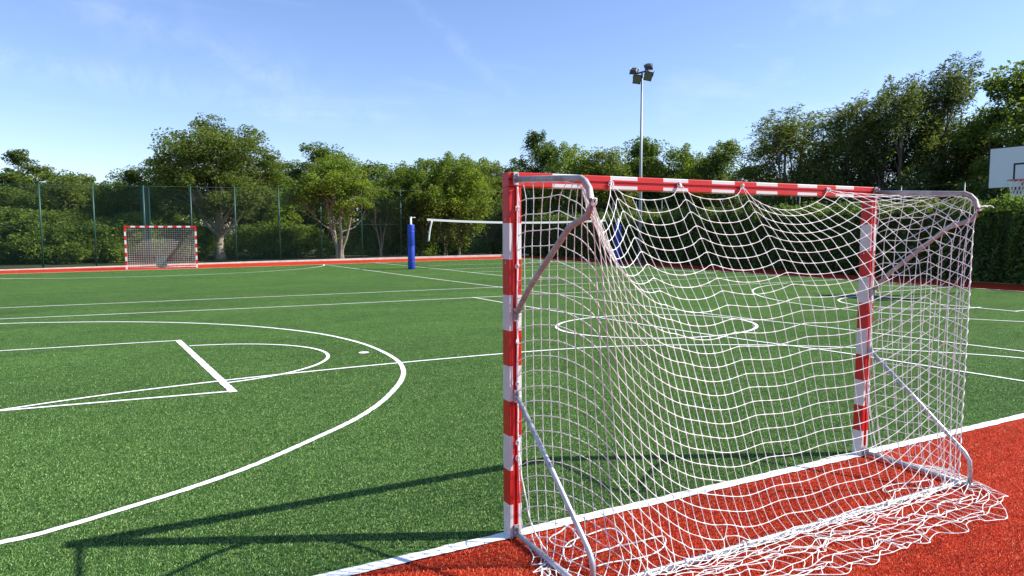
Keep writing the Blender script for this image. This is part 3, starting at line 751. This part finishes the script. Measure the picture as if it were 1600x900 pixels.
PROT = {
 'oak':    make_tree(1, 7.0, 4.8, .8, 12, 150, 190, .15, .34, M['leafdark'], M['bark'], .16),
 'oakb':   make_tree(2, 7.0, 4.8, 1.0, 11, 140, 190, .15, .34, M['leafoak'], M['bark'], .15, profile='broad'),
 'lush':   make_tree(3, 6.5, 4.4, 1.1, 12, 190, 140, .14, .34, M['leaflight'], M['bark'], .11, flat=.8, upright=.4, plume=.27),
 'lushb':  make_tree(4, 6.5, 4.2, 1.0, 13, 190, 140, .14, .32, M['leaflight'], M['bark'], .10, stems=2, flat=.8, upright=.45, plume=.24),
 'sparse': make_tree(5, 7.0, 3.0, 2.4, 9, 75, 130, .15, .24, M['leafoak'], M['bark'], .10),
 'point':  make_tree(6, 8.5, 4.0, 1.4, 13, 190, 120, .15, .29, M['leafdark'], M['bark'], .12, profile='round', upright=.55, plume=.26),
 'hero':   make_tree(8, 9.3, 9.4, 2.5, 24, 330, 170, .16, .38, M['leafoak'], M['barkpale'], .30, flat=.6),
 'multi':  make_tree(9, 6.9, 6.3, 3.0, 16, 210, 160, .145, .36, M['leaflight'], M['barkpale'], .095, stems=5, profile='broad', flat=.55),
 'feath':  make_tree(10, 9.2, 4.4, 1.0, 15, 330, 95, .17, .25, M['leaffeath'], M['bark'], .12, stems=2, aspect=.28, upright=.8, profile='round', lift=.5),
 'feathb': make_tree(11, 8.6, 4.6, 1.0, 13, 320, 95, .17, .25, M['leaffeath'], M['bark'], .12, stems=2, aspect=.28, upright=.75, profile='round', lift=.4),
 'feathc': make_tree(12, 10., 3.9, 1.0, 16, 300, 95, .17, .23, M['leaffeath'], M['bark'], .11, stems=3, aspect=.28, upright=.9, profile='round', lift=.6),
 'shrub':  make_tree(13, 3.0, 4.6, .15, 16, 150, 140, .135, .29, M['leaflight'], M['bark'], .05, stems=4, profile='broad', flat=.8),
 'shrubb': make_tree(14, 3.0, 4.6, .15, 15, 150, 140, .135, .29, M['leaflight'], M['bark'], .05, stems=4, profile='broad', flat=.8),
 'slim':   make_tree(15, 4.6, 3.4, 2.2, 8, 34, 80, .13, .26, M['leafoak'], M['barkpale'], .06, stems=3, flat=.4),
}
DONE = {}
def plant(kind, x, y, h, w, proto, label, cat, group, rz):
    tb, V, lm, bm_, H, Wd = PROT[proto]
    r = empty(kind, (x, y, -.05), label, cat, group, rz)
    r.scale = (w / Wd, w / Wd, h / H)
    if proto not in DONE:
        a = tb.build('trunk', bm_, r, True); c = leaf_object('crown', V, lm, r); DONE[proto] = (a, c)
    else:
        for s in DONE[proto]:
            c = s.copy(); col.objects.link(c); c.parent = r
    return r
TREES=[
 ('broadleaf_tree',-12.2,52.0,5.78,5.04,'oak','dark rounded tree at the far left edge behind the mesh fence'),
 ('broadleaf_tree',-11.3,56.1,7.60,2.92,'sparse','small thin-crowned tree poking above the left end of the tree line'),
 ('broadleaf_tree',-8.5,48.9,5.61,4.92,'oakb','olive green tree behind the second fence post from the left'),
 ('broadleaf_tree',-6.4,50.1,5.10,4.07,'lush','low light green tree in the dip of the tree line left of the steel column'),
 ('broadleaf_tree',-4.3,49.0,6.04,3.86,'oak','dark tree above the green steel column, left of the tallest oak'),
 ('oak_tree',0.7,46.4,9.30,9.52,'hero','tall spreading oak with a forked pale trunk right of the far goal'),
 ('broadleaf_tree',6.1,52.6,7.39,5.04,'oakb','dark tree peeping out between the tall oak and the many-stemmed tree'),
 ('broadleaf_tree',8.3,50.3,8.47,4.94,'oak','dark tree rising directly behind the many-stemmed light green tree'),
 ('multi_stemmed_tree',7.5,41.7,6.87,6.29,'multi','light green broad tree with several slim pale stems left of the blue padded post'),
 ('broadleaf_tree',12.0,43.9,6.32,4.34,'lush','yellowish tree between the many-stemmed tree and the blue padded post'),
 ('broadleaf_tree',13.3,42.0,6.77,4.03,'lushb','bright leafy tree rising directly above the blue padded post'),
 ('broadleaf_tree',16.0,41.8,7.24,4.34,'lush','tallest light green tree above the left end of the volleyball net'),
 ('broadleaf_tree',20.5,46.2,7.19,4.62,'oakb',"tree just left of the near goal's left upright"),
 ('broadleaf_tree',23.3,47.0,7.71,4.78,'lushb',"green tree directly above the near goal's left top corner"),
 ('pointed_tree',25.2,46.0,9.83,4.25,'point','dark pointed tree standing out above the bent net tube of the near goal'),
 ('broadleaf_tree',25.3,41.4,8.38,4.69,'lush','rounded tree on the skyline halfway from the pointed tree to the floodlight mast'),
 ('broadleaf_tree',27.0,39.4,7.96,4.85,'oakb','rounded tree just left of the floodlight mast'),
 ('broadleaf_tree',32.4,41.1,9.17,5.22,'oak','darker tree directly behind the floodlight mast'),
 ('broadleaf_tree',33.3,38.4,8.30,4.53,'lush','tree just right of the floodlight mast above the crossbar'),
 ('pointed_tree',34.8,35.4,8.54,4.07,'point','lone dark tree with sky on both sides above the crossbar'),
 ('broadleaf_tree',35.4,32.7,6.42,3.26,'sparse','low sparse tree in the sky gap left of the feathery trees'),
 ('feathery_tree',27.2,22.4,8.65,4.83,'feath','leftmost and roundest of the feathery trees behind the hedge'),
 ('feathery_tree',28.2,19.6,8.74,4.24,'feathb','feathery tree with a wispy double top in the middle of the hedge row'),
 ('feathery_tree',28.9,17.6,9.62,3.75,'feath',"tall feathery tree with upright shoots above the near goal's right upright"),
 ('feathery_tree',31.0,17.0,10.06,3.49,'feathc',"tallest feathery tree leaning to a pointed tip right of the near goal's right upright"),
 ('feathery_tree',31.0,15.9,7.17,2.46,'feathb','short dark feathery tree in the gap left of the basketball board'),
 ('broadleaf_tree',30.2,12.9,8.75,5.31,'oak','big very dark tree behind the basketball board at the right edge'),
 ('broadleaf_tree',27.3,11.1,5.68,1.51,'lushb','yellow green sapling peeping above the basketball board'),
 ('broadleaf_tree',-10.8,60.3,6.20,5.93,'lushb','pale green tree just right of the small thin-crowned tree'),
 ('broadleaf_tree',-8.0,57.7,6.21,5.33,'oakb','olive tree behind the third fence post from the left'),
 ('broadleaf_tree',-5.7,59.9,5.86,5.64,'lush','far tree low in the notch left of the steel column'),
 ('broadleaf_tree',-2.1,54.6,7.18,5.33,'oak','dark tree half hidden by the left flank of the tallest oak'),
 ('broadleaf_tree',4.0,49.2,6.42,5.59,'lush','light tree under the right flank of the tallest oak'),
 ('broadleaf_tree',12.2,51.7,7.29,5.74,'oak','dark tree in the gap right of the many-stemmed tree'),
 ('broadleaf_tree',15.5,51.0,7.28,5.85,'oakb','tree behind and left of the blue padded post'),
 ('broadleaf_tree',17.4,48.9,7.60,5.74,'oak','dark tree between the blue padded post and the volleyball net end'),
 ('broadleaf_tree',21.5,51.3,8.02,6.15,'lush','light tree just left of the near goal, behind the others'),
 ('broadleaf_tree',31.7,43.7,8.35,5.95,'lushb','light green tree behind the floodlight mast, to its left'),
 ('broadleaf_tree',36.1,39.2,7.71,4.70,'oakb','lower tree left of the lone dark pointed tree'),
]
BUSHES=[
 ('bush',-10.9,47.4,3.30,5.80,'shrub','lit green bush at the far left behind the fence'),
 ('bush',-8.3,45.5,3.13,4.97,'shrubb','bright bush between the first and second fence posts'),
 ('bush',-6.2,45.5,2.69,4.31,'shrub','dense bush behind the third fence bay left of the steel column'),
 ('bush',-4.2,45.6,3.04,4.41,'shrubb','dark bush behind the green steel column'),
 ('bush',-1.7,45.9,2.46,4.15,'shrub','dark bush behind the far goal, right half'),
 ('bush',-0.3,48.6,2.28,3.10,'shrubb',"low dark bush left of the oak's trunk"),
 ('bush',3.6,47.1,2.51,4.92,'shrub',"shaded bush right of the oak's trunk"),
 ('bush',5.8,47.1,2.30,5.03,'shrubb','shaded bush left of the slim pale stems'),
 ('bush',10.9,45.5,2.78,4.66,'shrub','shaded bush right of the slim pale stems'),
 ('bush',13.0,44.5,3.01,4.66,'shrubb','shaded bush behind the blue padded post'),
 ('bush',17.9,46.4,3.36,5.54,'shrub','shaded bush behind the left end of the volleyball net'),
 ('bush',21.3,46.9,3.53,5.22,'shrubb',"shaded bush behind the near goal's left upright"),
 ('bush',25.2,47.1,3.75,5.95,'shrub',"shaded bush seen through the near goal's left side net"),
 ('bush',27.5,43.7,3.69,6.27,'shrubb','shaded bush behind the right half of the volleyball net'),
 ('bush',29.9,40.1,3.97,6.04,'shrub','shaded bush at the foot of the floodlight mast'),
]
pr_ = np.random.default_rng(21)
for k, (kind, x, y, h, w, p, lab) in enumerate(TREES):
    rz = pr_.uniform(0, 6.28)
    if p.startswith('feath'): rz = pr_.uniform(-.6, .6)
    if p in ('hero', 'multi'): rz = .5
    plant(kind, x, y, h * (1.0 if p == 'feathc' else .95 if p.startswith('feath') else 1), w * (1.36 if p.startswith('feath') else 1.12), p, lab, 'tree', 'feathery trees behind the hedge' if kind == 'feathery_tree' else 'trees beyond the fence', rz)
for k, (kind, x, y, h, w, p, lab) in enumerate(BUSHES):
    plant(kind, x, y, h, w * 1.1, p, lab, 'bush', 'bushes behind the mesh fence', pr_.uniform(0, 6.28))
plant('slim_tree', 10.6, 42.6, 4.5, 3.0, 'slim', 'slim pale-stemmed small tree just left of the blue padded post', 'tree', 'trees beyond the fence', 1.0)
plant('slim_tree', 15.6, 43.4, 4.9, 3.6, 'slim', 'half bare pale-branched small tree above the left end of the volleyball net', 'tree', 'trees beyond the fence', 3.0)

# far wood: one mass of foliage closing the view behind the single trees
r_ = np.random.default_rng(33)
cl = []
for s in np.linspace(0, 1, 520):
    # polyline behind everything
    P = np.array([(-45, 52), (-12, 62), (20, 58), (40, 46), (46, 28), (42, 2), (40, -30)], float)
    cum = np.r_[0, np.cumsum(np.linalg.norm(np.diff(P, axis=0), axis=1))]
    q = np.array([np.interp(s * cum[-1], cum, P[:, 0]), np.interp(s * cum[-1], cum, P[:, 1])])
    top = 5.6 + .9 * math.sin(s * 37) + .8 * math.sin(s * 91 + 1)
    for k in range(7): cl.append((q[0] + r_.normal() * 1.2, q[1] + r_.normal() * 1.2, r_.uniform(.2, top)))
cl = np.array(cl); ci = np.repeat(np.arange(len(cl)), 24)
C = cl[ci] + r_.normal(size=(len(ci), 3)) * np.array([.7, .7, .45]); C[:, 2] = np.clip(C[:, 2], .1, None); C = C[C[:, 2] < 6.0 + .5 * np.sin(C[:, 0] * 1.3)]; C = np.concatenate([C, C + r_.normal(0, .15, C.shape)])
fw_ = leaf_object('far_wood', leaves(C, .25, r_, .6), M['leafdark'], None)
tag(fw_, kind='stuff', label='dark mass of distant woodland closing the view behind the trees', cat='woodland')

# clipped conifer hedge along the right side
hd = empty('conifer_hedge', (22.05, 18, 0), 'tall clipped dark green conifer hedge along the right side of the pitch', 'hedge')
b = MB(); b.box((0, 1.0, 1.2), (.75, 48, 2.4)); b.build('inner_twigs', M['hedgecore'], hd)
n = 80000
y = r_.uniform(-23.2, 25.2, n); u = r_.random(n)
x = np.where(u < .62, -.52, np.where(u < .8, r_.uniform(-.55, .55, n), .52)); z = np.where((u >= .62) & (u < .8), 2.62, r_.uniform(.05, 2.7, n))
bul = .10 * np.sin(y * 5.2) + .07 * np.sin(y * 11.7 + 2) + .06 * np.sin(y * 2.1 + z * 2)
x = x + np.where(x < 0, -1, 1) * bul * (np.abs(x) > .5) + r_.normal(0, .07, n); z = z + np.where(z > 2.45, .12 * np.sin(y * 4.1) + .09 * np.sin(y * 9.3) + .05 * np.sin(y * 23), 0) + r_.normal(0, .07, n) + (r_.random(n) < .10) * (z > 2.5) * r_.uniform(0, .28, n)
C = np.stack([x, y, np.maximum(z, .05)], 1)
leaf_object('foliage', leaves(C, .17, r_, .38, 0, .7), M['leafhedge'], hd)

# ------------------------------------------------------------------ light, sky, camera
SUNAZ, SUNEL = math.atan2(.905, -.425), R(39.8)
sun = bpy.data.lights.new('sun', 'SUN'); sun.energy = 4.5; sun.angle = R(.55); sun.color = (1, .95, .86)
so = bpy.data.objects.new('sun', sun); col.objects.link(so)
sd3 = Vector((math.sin(SUNAZ) * math.cos(SUNEL), math.cos(SUNAZ) * math.cos(SUNEL), math.sin(SUNEL)))
so.rotation_euler = sd3.to_track_quat('Z', 'Y').to_euler(); so.location = (30, -15, 30)
w = bpy.data.worlds.new('World'); sc.world = w; w.use_nodes = True
nt = w.node_tree
sky = nt.nodes.new('ShaderNodeTexSky'); sky.sky_type = 'NISHITA'; sky.sun_disc = False
sky.sun_elevation = SUNEL; sky.sun_rotation = SUNAZ; sky.air_density = 1.0; sky.dust_density = .25; sky.ozone_density = 2.6; sky.altitude = 100
class WM:
    node_tree = nt
tc = nt.nodes.new('ShaderNodeTexCoord')
mp = nt.nodes.new('ShaderNodeMapping'); mp.inputs['Rotation'].default_value = (0, R(-24), R(28)); mp.inputs['Scale'].default_value = (1.2, 5, 9)
nt.links.new(tc.outputs['Generated'], mp.inputs['Vector'])
ns = noise(WM, mp.outputs['Vector'], 1.3, 6, .62, .5)
wis = ramp(WM, ns, [(.52, (0, 0, 0)), (.80, (.12, .12, .12))])
cm = mixc(WM, wis, sky.outputs['Color'], (8.0, 8.6, 9.6))
# long thin cirrus streaks: soft bands along great circles of the sky, torn by noise
def streak(cm, n_, mid, width, half, amount, sc_):
    def vm(op, a, b=None):
        k = nt.nodes.new('ShaderNodeVectorMath'); k.operation = op; nt.links.new(a, k.inputs[0])
        if b is not None: k.inputs[1].default_value = b
        return k.outputs['Value']
    def mth(op, a, b):
        k = nt.nodes.new('ShaderNodeMath'); k.operation = op
        for q, x in enumerate((a, b)):
            if isinstance(x, (int, float)): k.inputs[q].default_value = x
            else: nt.links.new(x, k.inputs[q])
        return k.outputs[0]
    def ss(v, lo, hi):
        k = nt.nodes.new('ShaderNodeMapRange'); k.interpolation_type = 'SMOOTHSTEP'; nt.links.new(v, k.inputs['Value'])
        for q, x in (('From Min', lo), ('From Max', hi), ('To Min', 1.0), ('To Max', 0.0)): k.inputs[q].default_value = x
        return k.outputs['Result']
    d = vm('DOT_PRODUCT', tc.outputs['Generated'], n_)
    wob = mth('MULTIPLY', mth('SUBTRACT', noise(WM, tc.outputs['Generated'], 5, 4, .6), .5), width * 1.6)
    across = ss(mth('ABSOLUTE', mth('ADD', d, wob), 0.0), 0.0, width)
    along = ss(vm('DOT_PRODUCT', tc.outputs['Generated'], mid), math.cos(half * .25), math.cos(half))
    along = mth('SUBTRACT', 1.0, ss(vm('DOT_PRODUCT', tc.outputs['Generated'], mid), math.cos(half), math.cos(half * .3)))
    tear = mth('SUBTRACT', 1.0, ss(noise(WM, tc.outputs['Generated'], sc_, 7, .7, .6), .38, .72))
    along = mth('SUBTRACT', 1.0, ss(vm('DOT_PRODUCT', tc.outputs['Generated'], mid), math.cos(half), math.cos(half * .3)))
    fac = mth('MULTIPLY', mth('MULTIPLY', mth('MULTIPLY', across, along), tear), amount)
    return mixc(WM, fac, cm, (8.2, 8.7, 9.6))
def unit(v): return tuple(Vector(v).normalized())
cm = streak(cm, (-.3188, .2437, -.916), unit((.045, .97, .235)), .026, .34, .10, 9)
cm = streak(cm, (-.3188, .2437, -.916), unit((.045, .97, .235)), .075, .40, .06, 14)
cm = streak(cm, (-.5296, .4375, -.7268), unit((.3526, .8928, .2805)), .018, .18, .07, 12)
cm = streak(cm, (-.1054, .1832, -.9774), unit((-.0349, .9816, .1877)), .030, .30, .12, 11)
cm = mixc(WM, 1.0, cm, (.99, .985, 1.15), 'MULTIPLY')
nt.links.new(cm, nt.nodes['Background'].inputs['Color'])
nt.nodes['Background'].inputs['Strength'].default_value = .096

f, pit, yaw, roll = 1072.479, .081902, .481306, -.002826
cp, sp, cy_, sy_ = math.cos(pit), math.sin(pit), math.cos(yaw), math.sin(yaw)
fw = Vector((sy_ * cp, cy_ * cp, -sp)); rt = Vector((cy_, -sy_, 0)); up = rt.cross(fw)
r2 = rt * math.cos(roll) + up * math.sin(roll); u2 = up * math.cos(roll) - rt * math.sin(roll)
cam = bpy.data.cameras.new('camera'); cam.sensor_width = 36; cam.lens = 36 * f / 1600; cam.clip_end = 3000; cam.clip_start = .05
co = bpy.data.objects.new('camera', cam); col.objects.link(co)
mw = Matrix((r2, u2, -fw)).transposed().to_4x4(); mw.translation = (-3.32217, -3.41171, 1.75309); co.matrix_world = mw
sc.camera = co
sc.view_settings.view_transform = 'Standard'; sc.view_settings.look = 'None'; sc.view_settings.exposure = .95; sc.view_settings.gamma = 1
sc.view_settings.use_curve_mapping = False
sc.render.engine = 'CYCLES'
sc.cycles.max_bounces = 10; sc.cycles.diffuse_bounces = 8; sc.cycles.transmission_bounces = 8; sc.cycles.transparent_max_bounces = 4
